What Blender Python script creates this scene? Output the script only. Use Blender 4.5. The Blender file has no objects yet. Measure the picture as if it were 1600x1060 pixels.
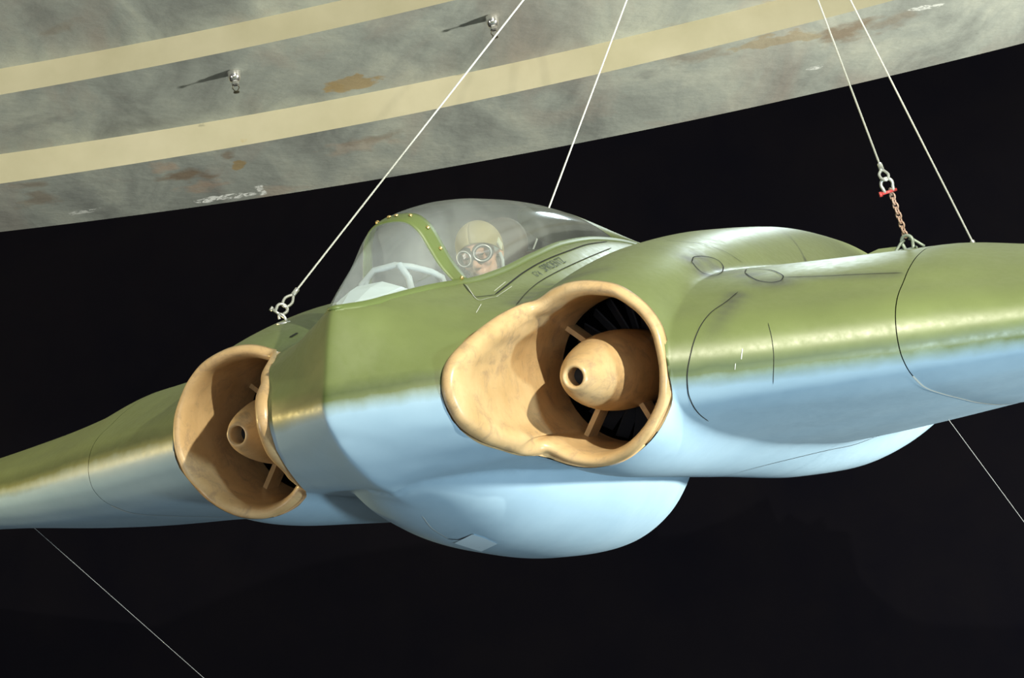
import bpy, bmesh, math, random
import numpy as np
from mathutils import Vector, Matrix
from mathutils.bvhtree import BVHTree
random.seed(7)
SC = bpy.context.scene
COL = SC.collection
PI = math.pi

# ------------------------------------------------------------------ frames
# aircraft frame: +x the aircraft's left, +y aft, +z up, origin at the nose tip.
AZ, ROLL, DIST = 0.4161, 0.1686, 8.8149
FPX, ELOC = 3500.0, math.radians(1.5)
PITCH = math.radians(15.0)          # the camera looks up at the hanging aircraft
CAMZ = 1.65
fa = np.array([-math.sin(AZ)*math.cos(ELOC), math.cos(AZ)*math.cos(ELOC), math.sin(ELOC)])
ra = np.cross(fa, [0, 0, 1]); ra /= np.linalg.norm(ra)
ua = np.cross(ra, fa)
rw = np.array([1.0, 0, 0]); fw = np.array([0, math.cos(PITCH), math.sin(PITCH)]); uw = np.cross(rw, fw)
M3 = np.outer(rw, ra) + np.outer(fw, fa) + np.outer(uw, ua)      # aircraft -> world rotation
c_, s_ = math.cos(ROLL), math.sin(ROLL)
R_A, U_A = c_*ra - s_*ua, s_*ra + c_*ua
CAM_A = -(DIST*fa + R_A*DIST*(508-800)/FPX - U_A*DIST*(643-530)/FPX)
CAM_W = np.array([0, 0, CAMZ])
OFF = CAM_W - M3 @ CAM_A
AM = Matrix([[*M3[0], OFF[0]], [*M3[1], OFF[1]], [*M3[2], OFF[2]], [0, 0, 0, 1]])
R_W, U_W = c_*rw - s_*uw, s_*rw + c_*uw

def a2w(p): return Vector(M3 @ np.array(p) + OFF)
def ray_a(px, py): return fa + R_A*(px-800)/FPX - U_A*(py-530)/FPX
def ray_w(px, py): return fw + R_W*(px-800)/FPX - U_W*(py-530)/FPX
def un_a(px, py, ax, v):
    d = ray_a(px, py); t = (v-CAM_A[ax])/d[ax]; return CAM_A + d*t

cd = bpy.data.cameras.new('camera'); cam = bpy.data.objects.new('camera', cd); COL.objects.link(cam)
cd.sensor_width = 36; cd.lens = FPX/1600*36; cd.clip_end = 200
cam.matrix_world = Matrix([[R_W[i], U_W[i], -fw[i], CAM_W[i]] for i in range(3)] + [[0, 0, 0, 1]])
SC.camera = cam

# ------------------------------------------------------------------ helpers
def link(name, me, m=None, parent=None, smooth=True):
    o = bpy.data.objects.new(name, me); COL.objects.link(o)
    if m is not None: me.materials.append(m)
    if smooth:
        me.polygons.foreach_set('use_smooth', [True]*len(me.polygons))
    if parent is not None: o.parent = parent
    return o
def mesh(name, V, F, m=None, parent=None, smooth=True):
    me = bpy.data.meshes.new(name)
    me.from_pydata([tuple(map(float, v)) for v in V], [], [tuple(int(i) for i in f) for f in F]); me.update()
    return link(name, me, m, parent, smooth)
def tag(o, label=None, cat=None, group=None, kind=None):
    if label: o['label'] = label
    if cat: o['category'] = cat
    if group: o['group'] = group
    if kind: o['kind'] = kind
    return o
def empty(name, loc=(0, 0, 0), parent=None):
    o = bpy.data.objects.new(name, None); COL.objects.link(o); o.location = loc; o.empty_display_size = .1
    if parent: o.parent = parent
    return o
class MB:
    def __init__(s): s.V = []; s.F = []
    def add(s, V, F):
        n = len(s.V); s.V += [tuple(map(float, v)) for v in V]; s.F += [tuple(i+n for i in f) for f in F]; return s
    def grid(s, G, cu=False, cv=False):
        G = np.asarray(G); a, b = G.shape[:2]; F = []
        for i in range(a if cu else a-1):
            for j in range(b if cv else b-1):
                F.append((i*b+j, ((i+1) % a)*b+j, ((i+1) % a)*b+(j+1) % b, i*b+(j+1) % b))
        return s.add(G.reshape(-1, 3), F)
    def tube(s, P, r, n=10, closed=False, caps=True):
        P = [Vector(p) for p in P]; k = len(P); rr = r if hasattr(r, '__len__') else [r]*k
        T = []
        for i in range(k):
            if closed: t = P[(i+1) % k]-P[i-1]
            else: t = P[min(i+1, k-1)]-P[max(i-1, 0)]
            T.append(t.normalized())
        ref = Vector((0, 0, 1)) if abs(T[0].z) < .9 else Vector((1, 0, 0))
        nrm = (ref - T[0]*ref.dot(T[0])).normalized(); rings = []
        for i in range(k):
            nrm = (nrm - T[i]*nrm.dot(T[i])).normalized(); b = T[i].cross(nrm)
            rings.append([tuple(P[i]+(nrm*math.cos(2*PI*j/n)+b*math.sin(2*PI*j/n))*rr[i]) for j in range(n)])
        base = len(s.V); s.grid(rings, cu=closed, cv=True)
        if caps and not closed:
            s.F.append(tuple(base+j for j in range(n))[::-1]); s.F.append(tuple(base+(k-1)*n+j for j in range(n)))
        return s
    def lathe(s, prof, n=48, M=None):
        # prof: (radius, height) ; axis +z, then M
        G = [[((M or Matrix()) @ Vector((r*math.cos(2*PI*j/n), r*math.sin(2*PI*j/n), h)))[:] for j in range(n)] for r, h in prof]
        return s.grid(G, cv=True)
    def box(s, c, h, M=None):
        V = [Vector((c[0]+h[0]*a, c[1]+h[1]*b, c[2]+h[2]*d)) for a in (-1, 1) for b in (-1, 1) for d in (-1, 1)]
        if M: V = [M @ v for v in V]
        return s.add(V, [(0, 1, 3, 2), (4, 6, 7, 5), (0, 4, 5, 1), (2, 3, 7, 6), (0, 2, 6, 4), (1, 5, 7, 3)])
    def build(s, name, m=None, parent=None, smooth=True):
        return mesh(name, s.V, s.F, m, parent, smooth)
def fix_normals(o):
    bm = bmesh.new(); bm.from_mesh(o.data); bmesh.ops.recalc_face_normals(bm, faces=bm.faces[:]); bm.to_mesh(o.data); bm.free()
    return o

def pch(xk, yk, x):
    """monotone cubic interpolation; yk may be (n,) or (n,m)"""
    xk = np.asarray(xk, float); yk = np.asarray(yk, float); x = np.clip(np.asarray(x, float), xk[0], xk[-1])
    h = np.diff(xk); d = (np.diff(yk, axis=0).T/h).T
    m = np.zeros_like(yk)
    for i in range(1, len(xk)-1):
        p = d[i-1]*d[i]; w1 = 2*h[i]+h[i-1]; w2 = h[i]+2*h[i-1]
        with np.errstate(divide='ignore', invalid='ignore'):
            v = (w1+w2)/(w1/d[i-1]+w2/d[i])
        m[i] = np.where(p > 0, np.nan_to_num(v), 0)
    m[0] = d[0]; m[-1] = d[-1]
    i = np.clip(np.searchsorted(xk, x, side='right')-1, 0, len(xk)-2)
    t = (x-xk[i])/h[i]
    sh = lambda a: a.reshape(a.shape+(1,)*(yk.ndim-1))
    t_, h_ = sh(t), sh(h[i])
    return (2*t_**3-3*t_**2+1)*yk[i]+(t_**3-2*t_**2+t_)*h_*m[i]+(-2*t_**3+3*t_**2)*yk[i+1]+(t_**3-t_**2)*h_*m[i+1]
def tb(s): 
    a = [tuple(map(float, p.split(':'))) for p in s.split()]
    return [p[0] for p in a], [p[1] for p in a]
def ptab(s, x): k, v = tb(s); return pch(k, v, x)
def smax(a, b, k): 
    h = np.clip(.5+.5*(a-b)/k, 0, 1); return b*(1-h)+a*h+k*h*(1-h)
def smin(a, b, k): return -smax(-a, -b, k)

# ------------------------------------------------------------------ materials
def newmat(name):
    m = bpy.data.materials.new(name); m.use_nodes = True; nt = m.node_tree
    return m, nt, nt.nodes['Principled BSDF'], nt.nodes, nt.links
def simple(name, col, rough=.5, metal=0, spec=.5):
    m, nt, b, N, L = newmat(name)
    b.inputs['Base Color'].default_value = (*col, 1); b.inputs['Roughness'].default_value = rough
    b.inputs['Metallic'].default_value = metal; b.inputs['Specular IOR Level'].default_value = spec
    return m
def nz(N, L, scale, detail=4, rough=.55, vec=None, dist=0):
    n = N.new('ShaderNodeTexNoise'); n.inputs['Scale'].default_value = scale
    n.inputs['Detail'].default_value = detail; n.inputs['Roughness'].default_value = rough; n.inputs['Distortion'].default_value = dist
    if vec is not None: L.new(vec, n.inputs['Vector'])
    return n.outputs['Fac']
def ramp(N, L, f, pts):
    r = N.new('ShaderNodeValToRGB'); e = r.color_ramp.elements
    while len(e) < len(pts): e.new(.5)
    for i, (p, c) in enumerate(pts): e[i].position = p; e[i].color = (*c, 1) if len(c) == 3 else c
    L.new(f, r.inputs[0]); return r.outputs[0]
def mixc(N, L, f, a, b, mode='MIX'):
    m = N.new('ShaderNodeMix'); m.data_type = 'RGBA'; m.blend_type = mode
    for k, v in ((0, f), (6, a), (7, b)):
        if isinstance(v, (int, float)): m.inputs[k].default_value = v
        elif isinstance(v, tuple): m.inputs[k].default_value = (*v, 1)
        else: L.new(v, m.inputs[k])
    return m.outputs[2]
def mth(N, L, op, a, b=None, clamp=False):
    m = N.new('ShaderNodeMath'); m.operation = op; m.use_clamp = clamp
    for i, v in enumerate((a, b)):
        if v is None: continue
        if isinstance(v, (int, float)): m.inputs[i].default_value = v
        else: L.new(v, m.inputs[i])
    return m.outputs[0]
def bump(N, L, b, h, s=.2, d=.01):
    n = N.new('ShaderNodeBump'); n.inputs['Strength'].default_value = s; n.inputs['Distance'].default_value = d
    L.new(h, n.inputs['Height']); L.new(n.outputs[0], b.inputs['Normal'])

GREEN = (.155, .215, .062); BLUE = (.36, .55, .74)
def paint_mat():
    m, nt, b, N, L = newmat('camouflage paint')
    at = N.new('ShaderNodeAttribute'); at.attribute_name = 'side'
    tc = N.new('ShaderNodeTexCoord'); v = tc.outputs['Object']
    n1 = nz(N, L, 9, 5, .6, v)
    s = mth(N, L, 'ADD', at.outputs['Fac'], mth(N, L, 'MULTIPLY', mth(N, L, 'SUBTRACT', n1, .5), .035))
    f = mth(N, L, 'MULTIPLY_ADD', s, 16.0); 
    f.node.inputs[2].default_value = .5; f.node.use_clamp = True
    g = ramp(N, L, nz(N, L, 2.2, 6, .6, v), [(.3, (.115, .15, .045)), (.7, (.155, .20, .062))])
    g = mixc(N, L, mth(N, L, 'MULTIPLY', nz(N, L, 260, 2, .5, v), .25), g, (.24, .26, .12))
    bl = ramp(N, L, nz(N, L, 1.7, 6, .6, v), [(.3, (.31, .47, .60)), (.7, (.38, .55, .68))])
    bl = mixc(N, L, mth(N, L, 'MULTIPLY', nz(N, L, 240, 2, .5, v), .2), bl, (.3, .42, .52))
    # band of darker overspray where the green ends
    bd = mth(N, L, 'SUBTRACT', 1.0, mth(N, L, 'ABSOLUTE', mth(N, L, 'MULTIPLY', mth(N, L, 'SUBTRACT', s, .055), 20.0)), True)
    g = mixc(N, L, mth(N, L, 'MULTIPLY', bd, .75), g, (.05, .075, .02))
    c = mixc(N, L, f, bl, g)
    # soot and filler worn along the joints, plus painted shade under the nacelle
    gr = N.new('ShaderNodeAttribute'); gr.attribute_name = 'grime_shade'
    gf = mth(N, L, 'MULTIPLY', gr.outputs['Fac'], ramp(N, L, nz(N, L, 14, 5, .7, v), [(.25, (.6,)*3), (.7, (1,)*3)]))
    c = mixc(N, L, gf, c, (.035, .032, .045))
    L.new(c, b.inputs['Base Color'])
    b.inputs['Specular IOR Level'].default_value = .55
    L.new(ramp(N, L, nz(N, L, 30, 4, .6, v), [(.3, (.38,)*3), (.7, (.48,)*3)]), b.inputs['Roughness'])
    bump(N, L, b, nz(N, L, 4, 3, .5, v), .12, .02)
    return m
PAINT = paint_mat()
def lip_mat():
    m, nt, b, N, L = newmat('tan intake enamel')
    tc = N.new('ShaderNodeTexCoord'); v = tc.outputs['Object']
    c = ramp(N, L, nz(N, L, 5, 6, .65, v), [(.25, (.50, .33, .15)), (.6, (.66, .46, .235)), (.85, (.74, .55, .32))])
    d = ramp(N, L, nz(N, L, 11, 8, .75, v, .6), [(.50, (0, 0, 0)), (.66, (1, 1, 1))])
    c = mixc(N, L, mth(N, L, 'MULTIPLY', d, .6), c, (.30, .21, .14))
    L.new(c, b.inputs['Base Color']); b.inputs['Roughness'].default_value = .33; b.inputs['Specular IOR Level'].default_value = .45
    bump(N, L, b, nz(N, L, 30, 4, .5, v), .08, .01)
    return m
TAN = lip_mat()
DARK = simple('black engine face', (.012, .012, .014), .5)
BLADE = simple('gunmetal blade', (.06, .06, .07), .45, .3)
SEAM = simple('panel gap', (.008, .009, .01), .8)
SCRATCH = simple('bare filler', (.62, .66, .62), .6)
FRAMEG = simple('olive frame paint', (.13, .178, .05), .45)
BRASS = simple('brass screw', (.85, .62, .25), .3, .8)
STEEL = simple('galvanised steel', (.62, .64, .62), .38, .7)
WIRE = simple('steel wire rope', (.82, .85, .83), .45, .15)
RUST = simple('rusty chain', (.50, .35, .28), .55, .3)
REDPIN = simple('red painted pin', (.55, .06, .06), .4)
GREYSH = simple('dull grey green steel', (.30, .36, .31), .5, .3)
COCK = simple('cockpit grey', (.10, .12, .14), .7)
TUBE = simple('light grey tube', (.42, .48, .52), .5)
HOOD = simple('pale glare shield', (.62, .72, .78), .6)
def glass_mat():
    m, nt, b, N, L = newmat('clear acrylic')
    out = N['Material Output']
    tr = N.new('ShaderNodeBsdfTransparent'); tr.inputs[0].default_value = (.93, .97, .96, 1)
    gl = N.new('ShaderNodeBsdfGlossy'); gl.inputs['Roughness'].default_value = .12; gl.inputs[0].default_value = (.5, .52, .52, 1)
    df = N.new('ShaderNodeBsdfDiffuse'); df.inputs[0].default_value = (.75, .82, .84, 1)
    fr = N.new('ShaderNodeFresnel'); fr.inputs[0].default_value = 1.45
    tc = N.new('ShaderNodeTexCoord')
    hz = ramp(N, L, nz(N, L, 3.2, 5, .6, tc.outputs['Object'], .8), [(.3, (.11,)*3), (.75, (.25,)*3)])
    m1 = N.new('ShaderNodeMixShader'); L.new(hz, m1.inputs[0]); L.new(tr.outputs[0], m1.inputs[1]); L.new(df.outputs[0], m1.inputs[2])
    m2 = N.new('ShaderNodeMixShader'); L.new(mth(N, L, 'MULTIPLY', fr.outputs[0], .22), m2.inputs[0]); L.new(m1.outputs[0], m2.inputs[1]); L.new(gl.outputs[0], m2.inputs[2])
    L.new(m2.outputs[0], out.inputs['Surface'])
    return m
GLASS = glass_mat()

# ------------------------------------------------------------------ aircraft skin
TANL = 0.6128
def yLE(x): x = np.abs(x); return TANL*(np.sqrt(x*x+.012**2)-.012)
def zLE(x): return ptab('0:0 .4:-.01 .8:-.035 1.2:-.055 2:-.098 3:-.125 5:-.13 7:-.12', np.abs(x))
UP = [(0, '0:0 .012:.05 .05:.13 .1:.24 .15:.335 .21:.405 .3:.415 1:.42 2:.42 4:.2 6:-.25 7.2:-.62'),
      (.1, '0:0 .012:.05 .03:.09 .05:.125 .1:.22 .15:.30 .2:.36 .26:.398 .36:.413 1:.42 2:.42 4:.2 6:-.25 7.1:-.6'),
      (.2, '0:0 .012:.05 .03:.09 .08:.165 .15:.26 .22:.33 .3:.375 .4:.402 .6:.42 1:.43 2:.42 4:.2 6:-.25 7:-.6'),
      (.45, '0:0 .008:.045 .03:.1 .07:.14 .13:.20 .18:.24 .27:.28 .36:.315 .6:.36 .9:.39 1.5:.41 2.5:.39 4:.2 6.4:-.5'),
      (1.2, '0:0 .008:.045 .03:.09 .07:.135 .13:.18 .25:.235 .4:.29 .6:.34 .9:.375 1.5:.385 2.5:.32 4:.03 5.6:-.48'),
      (2.0, '0:0 .008:.045 .03:.09 .07:.135 .15:.185 .25:.225 .4:.285 .6:.34 .8:.37 1.2:.385 1.8:.35 3:.08 4.6:-.38')]
LO = [(0, '0:0 .015:-.06 .05:-.11 .085:-.155 .2:-.25 .38:-.35 .675:-.43 1.2:-.47 2:-.53 4:-.62 7.2:-.65'),
      (.1, '0:0 .012:-.055 .04:-.105 .085:-.155 .2:-.248 .38:-.34 .675:-.405 1.2:-.455 2:-.52 4:-.61 7.1:-.64'),
      (.2, '0:0 .012:-.06 .04:-.11 .085:-.16 .2:-.245 .38:-.33 .675:-.38 1.2:-.44 2:-.50 4:-.6 7:-.62'),
      (.45, '0:0 .012:-.06 .04:-.12 .08:-.16 .16:-.22 .24:-.26 .33:-.30 .5:-.335 .9:-.40 1.5:-.46 2.5:-.52 4:-.56 6.4:-.52'),
      (1.2, '0:0 .012:-.06 .04:-.10 .1:-.16 .2:-.21 .4:-.265 .7:-.325 1.0:-.37 1.3:-.415 1.8:-.465 2.6:-.52 4:-.53 5.6:-.49'),
      (2.0, '0:0 .012:-.06 .04:-.095 .1:-.14 .18:-.175 .3:-.215 .6:-.265 .9:-.305 1.3:-.355 2:-.41 3:-.43 4.6:-.39')]
XS = [a for a, _ in UP]
def chord(x): return ptab('0:7.0 .45:6.75 .8:6.6 1.2:5.8 2:4.5 4:3.0 7:1.3', np.abs(x))
def kth(x, lo=False): return ptab('0:1 2:1 2.4:.93 3:.84 4:.62 7:.28' if lo else '0:1 2:1 2.4:.85 3:.70 4:.52 7:.25', np.abs(x))
def base(tabs, x, d):
    ax = np.abs(x); kc = np.where(ax > 2, chord(2.0)/chord(np.maximum(ax, 2)), 1.0)
    dd = d*kc
    S = np.sqrt(np.maximum(dd, 0)); vals = np.stack([pch(np.sqrt(np.array(tb(t)[0])), tb(t)[1], S) for _, t in tabs], 0)
    xi = np.clip(ax, 0, 2.0)
    # per point interpolation across stations (cubic, vectorised over stations)
    n = len(XS); out = np.zeros_like(xi)
    i = np.clip(np.searchsorted(XS, xi, side='right')-1, 0, n-2)
    X = np.array(XS)
    t = (xi-X[i])/(X[i+1]-X[i]); v0 = np.take_along_axis(vals, i[None], 0)[0]; v1 = np.take_along_axis(vals, (i+1)[None], 0)[0]
    sl = np.zeros_like(vals)
    for k in range(1, n-1): sl[k] = (vals[k+1]-vals[k-1])/(X[k+1]-X[k-1])
    sl[0] = 0; sl[-1] = (vals[-1]-vals[-2])/(X[-1]-X[-2])
    m0 = np.take_along_axis(sl, i[None], 0)[0]; m1 = np.take_along_axis(sl, (i+1)[None], 0)[0]; h = X[i+1]-X[i]
    out = (2*t**3-3*t**2+1)*v0+(t**3-2*t**2+t)*h*m0+(-2*t**3+3*t**2)*v1+(t**3-t**2)*h*m1
    return out*kth(x, tabs is LO)
def sup(x, w, p): return np.clip(1-(np.clip(np.abs(x)/np.maximum(w, 1e-3), 0, 1))**p, 0, 1)**(1/p)
EX, EZ, ER = .802, -.03, .382
def sillw(y): return ptab('.2:.0 .26:.045 .31:.08 .44:.13 .60:.17 .825:.21 .947:.235 1.064:.245 1.335:.25 1.72:.25 2.16:.235 2.71:.19 3.2:.12 3.8:.02', y)
def sillz(y): return ptab('.15:.40 .2:.41 .31:.412 .44:.425 .6:.442 .825:.458 1.0:.464 1.335:.499 1.72:.564 2.16:.625 2.71:.653 3.1:.655 3.8:.64 5:.45 6.5:.0', y)
def zU(x, y):
    ax = np.abs(x); d = np.maximum(y-yLE(x), 0)
    z = zLE(x)+base(UP, x, d)
    # fuselage shoulders up to the canopy sill
    sw = sillw(y)
    f = sillz(y)-.012-ptab('0:0 .05:.022 .12:.085 .25:.24 .5:.6 9:9', np.maximum(ax-sw, 0))
    f = np.where(y < .9, f-(.9-y)*.12*np.clip((ax-sw)/.1, 0, 1), f)-1.0*np.maximum(.42-y, 0)
    z = smax(z, f, .05)
    # engine nacelle
    top = ptab('.3:-.2 .5:.1 .68:.32 .78:.357 1.05:.43 1.35:.49 1.67:.535 2.4:.588 3.3:.605 4.2:.55 5.4:.3 6.6:-.2', y)
    w = ptab('.5:.30 .78:.395 1.2:.45 2:.50 3:.53 4.5:.48 6:.38 7:.3', y)
    nc = EZ-.02+(top-EZ)*sup(ax-EX, w, 2.1)
    nc = np.where(np.abs(ax-EX) < w, nc, -1)
    return smax(z, nc, .035)
def zL(x, y):
    ax = np.abs(x); d = np.maximum(y-yLE(x), 0)
    z = zLE(x)+base(LO, x, d)
    bot = ptab('.3:.1 .5:-.15 .68:-.36 .78:-.412 1.06:-.475 1.6:-.535 2.3:-.60 3.4:-.72 4.8:-.79 6:-.81 6.9:-.76 7.1:-.7', y)
    w = ptab('.5:.30 .78:.395 1.2:.42 2:.43 3:.46 4.5:.48 6:.45 7:.35', y)
    nc = EZ+(bot-EZ)*sup(ax-EX, w, 2.0)
    nc = np.where(np.abs(ax-EX) < w, nc, 1)
    z = smin(z, nc, .04+.10*np.clip((y-1.0)/1.2, 0, 1))
    dep = ptab('.45:-.36 .62:-.45 .78:-.53 .93:-.595 1.2:-.69 1.5:-.76 2.07:-.86 2.64:-.90 3.0:-.87 3.4:-.79 3.9:-.62 5:-.5 7.2:-.45', y)
    bw = ptab('.42:.08 .62:.27 .83:.38 1:.43 1.3:.50 1.55:.55 2.0:.60 2.4:.57 2.8:.48 3.3:.33 4:.15 7:.1', y)
    bl = -.30+(dep+.30)*sup(x, bw, 2.05)
    bl = np.where((ax < bw) & (y > .47), bl, 1)
    return smin(z, bl, .045)

# intake outline: the outer edge of the tan lip, closed loop (x, y, z)
LIP = [(.640, .775, .310), (.72, .775, .342), (.802, .770, .354), (.89, .77, .345), (.995, .77, .311), (1.07, .765, .255), (1.125, .765, .19),
       (1.166, .752, .11), (1.181, .738, .03), (1.184, .733, -.05), (1.172, .736, -.12), (1.15, .745, -.186), (1.11, .755, -.245), (1.055, .755, -.308), (.985, .76, -.36),
       (.91, .77, -.394), (.815, .78, -.411), (.734, .78, -.40), (.655, .77, -.37), (.585, .76, -.325), (.552, .71, -.320), (.52, .65, -.312),
       (.48, .53, -.27), (.44, .42, -.22), (.412, .315, -.15), (.400, .262, -.07), (.397, .245, -.01), (.399, .253, .045), (.410, .278, .10), (.43, .322, .142),
       (.46, .41, .19), (.50, .49, .232), (.54, .60, .272), (.59, .71, .30)]
def closed_curve(P, n):
    P = np.array(P); k = len(P); out = []
    L = np.r_[0, np.cumsum(np.linalg.norm(np.roll(P, -1, 0)-P, axis=1))]; 
    for s in np.linspace(0, L[-1], n, endpoint=False):
        i = min(np.searchsorted(L, s, side='right')-1, k-1); t = (s-L[i])/(L[i+1]-L[i])
        p0, p1, p2, p3 = P[i-1], P[i], P[(i+1) % k], P[(i+2) % k]
        out.append(.5*((2*p1)+(-p0+p2)*t+(2*p0-5*p1+4*p2-p3)*t*t+(-p0+3*p1-3*p2+p3)*t**3))
    return np.array(out)
LC = closed_curve(LIP, 220)
def ystart(x, upper):
    """first y of the skin at station x (cut back behind the lip inside the intake)"""
    ax = np.abs(x)
    if upper: f = pch([.38, .402, .411, .43, .46, .50, .54, .59, .64, 1.15, 1.178, 1.20], [.24, .25, .272, .318, .405, .49, .60, .71, .78, .765, .728, 0], ax)
    else: f = pch([.38, .402, .412, .44, .48, .52, .552, .585, .655, 1.15, 1.178, 1.20], [.24, .25, .30, .415, .53, .65, .71, .76, .78, .765, .728, 0], ax)
    inside = (ax > .4) & (ax < 1.179)
    return np.maximum(yLE(x), np.where(inside, f+.004, 0))
def paintoff(x): return ptab('-7:-.12 -3:-.118 -2:-.06 -1.2:-.03 -.4:-.03 0:.005 .4:-.0 .8:-.06 1.2:-.125 2:-.18 2.5:-.205 7:-.23', x)
GR = []      # grime centres filled from the joints
def skin(name, xs, nu, nl, parent, cockpit=False):
    V = []; side = []
    xs = np.array(xs)
    tu = np.linspace(0, 1, nu); tl = np.linspace(0, 1, nl)
    X1 = np.repeat(xs[:, None], nu, 1); X2 = np.repeat(xs[:, None], nl, 1)
    te = yLE(xs)+chord(xs)
    ysu, ysl = ystart(xs, True), ystart(xs, False)
    Yu = ysu[:, None]+(te-ysu)[:, None]*tu[None]**2.1; Yl = ysl[:, None]+(te-ysl)[:, None]*tl[None]**2.1
    Zu = zU(X1, Yu); Zl = zL(X2, Yl)
    # close the trailing edge
    ez = (Zu[:, -1]+Zl[:, -1])/2
    wu = np.clip((tu-.75)/.25, 0, 1)**2; wl = np.clip((tl-.75)/.25, 0, 1)**2
    Zu = Zu+(ez+.004-Zu[:, -1])[:, None]*wu; Zl = Zl+(ez-.004-Zl[:, -1])[:, None]*wl
    U_ = np.stack([X1, Yu, Zu], -1); L_ = np.stack([X2, Yl, Zl], -1)
    mb = MB(); 
    # one strip per station: lower reversed then upper; joined at the leading edge where there is no cut
    both = np.concatenate([L_[:, ::-1], U_], 1); n = both.shape[1]
    F = []; ax = np.abs(xs)
    for i in range(len(xs)-1):
        cut = (.4 < max(ax[i], ax[i+1]) and min(ax[i], ax[i+1]) < 1.179)
        for j in range(n-1):
            if j == nl-1 and cut: continue
            if cockpit and j >= nl:
                c = (both[i, j]+both[i+1, j+1])/2
                if .265 < c[1] < 3.0 and abs(c[0]) < sillw(c[1])-.012: continue
            F.append((i*n+j, (i+1)*n+j, (i+1)*n+j+1, i*n+j+1))
    V = both.reshape(-1, 3)
    o = mesh(name, V, F, PAINT, parent)
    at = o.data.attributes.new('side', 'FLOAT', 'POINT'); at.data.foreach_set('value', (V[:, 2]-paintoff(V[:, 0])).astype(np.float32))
    g = np.zeros(len(V))
    for (gx, gy, gz, rx, ry, a) in GRIME:
        g = np.maximum(g, a*np.exp(-(((V[:, 0]-gx)/rx)**2+((V[:, 1]-gy)/ry)**2+((V[:, 2]-gz)/.12)**2)))
    at = o.data.attributes.new('grime_shade', 'FLOAT', 'POINT'); at.data.foreach_set('value', g.astype(np.float32))
    bm = bmesh.new(); bm.from_mesh(o.data); bmesh.ops.remove_doubles(bm, verts=bm.verts[:], dist=.0004)
    loose = [v for v in bm.verts if not v.link_faces]; bmesh.ops.delete(bm, geom=loose, context='VERTS')
    bmesh.ops.recalc_face_normals(bm, faces=bm.faces[:]); bm.to_mesh(o.data); bm.free()
    return o
GRIME = []

plane = empty('jet_aircraft')
plane.matrix_world = AM
tag(plane, 'green and pale blue tailless jet aircraft hanging from cables below the ceiling', 'aircraft')

half = sorted(set([0, .006, .012, .02, .03, .045, .06, .08] + [round(.1+.014*i, 4) for i in range(20)] + [.385, .392, .399, .402] + [.407+.008*i for i in range(32)] +
                  [round(.67+.02*i, 4) for i in range(25)] + [1.164, 1.170, 1.175, 1.178, 1.181, 1.19] + [round(1.197+.011*i, 4) for i in range(19)] + [round(1.42+.025*i, 4) for i in range(24)] + [1.992]))
half = [h for h in half if h < 1.99]+[1.996]
cs = skin('center_section', sorted(set([-h for h in half]+half)), 150, 170, plane, cockpit=True)
wx = [2.0+.05*i for i in range(21)]+[3.1+.15*i for i in range(27)]
for sg in (1, -1):
    w = skin('wing_panel', sorted([sg*a for a in wx]), 90, 100, plane)
    # rounded tip cap
CSB = None
def get_bvh():
    V = []; F = []
    for o in plane.children:
        if o.name.split('.')[0] in ('center_section', 'wing_panel'):
            n = len(V); V += [tuple(v.co) for v in o.data.vertices]; F += [tuple(i+n for i in p.vertices) for p in o.data.polygons]
    return BVHTree.FromPolygons(V, F)
BV = get_bvh()
def hit(px, py):
    d = Vector(ray_a(px, py)).normalized(); loc, nrm, i, dist = BV.ray_cast(Vector(CAM_A), d)
    if loc is None: return None, None
    if nrm.dot(d) > 0: nrm = -nrm
    return loc, nrm

def add_grime_shade(spots):
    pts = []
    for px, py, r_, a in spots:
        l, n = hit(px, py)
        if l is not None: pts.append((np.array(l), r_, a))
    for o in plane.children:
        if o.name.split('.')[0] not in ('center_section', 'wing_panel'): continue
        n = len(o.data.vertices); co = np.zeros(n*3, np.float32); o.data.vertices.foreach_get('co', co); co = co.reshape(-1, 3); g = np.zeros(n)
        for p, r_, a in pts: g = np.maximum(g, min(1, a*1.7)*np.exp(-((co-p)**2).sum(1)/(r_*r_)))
        o.data.attributes['grime_shade'].data.foreach_set('value', g.astype(np.float32))
SP = [(1083, 408, .07, .5), (1095, 402, .07, .45), (1128, 424, .08, .5), (1105, 430, .07, .5), (1170, 430, .07, .45), (1190, 440, .07, .4), (1215, 440, .08, .5), (1150, 425, .06, .35), (1178, 752, .05, .75), (1192, 757, .045, .7)]  # last two spots: nacelle underside shading put into the colour
SP += [(1230+15*i, 434-.5*i, .045, .3) for i in range(12)] + [(1150-6*i, 462+9*i, .045, .5-.06*i) for i in range(8)]
SP += [(812+13*i, 473-8*i+.28*i*i, .05, .42-.02*i) for i in range(11)] + [(600, 400, .01, 0)]
add_grime_shade(SP)
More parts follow.
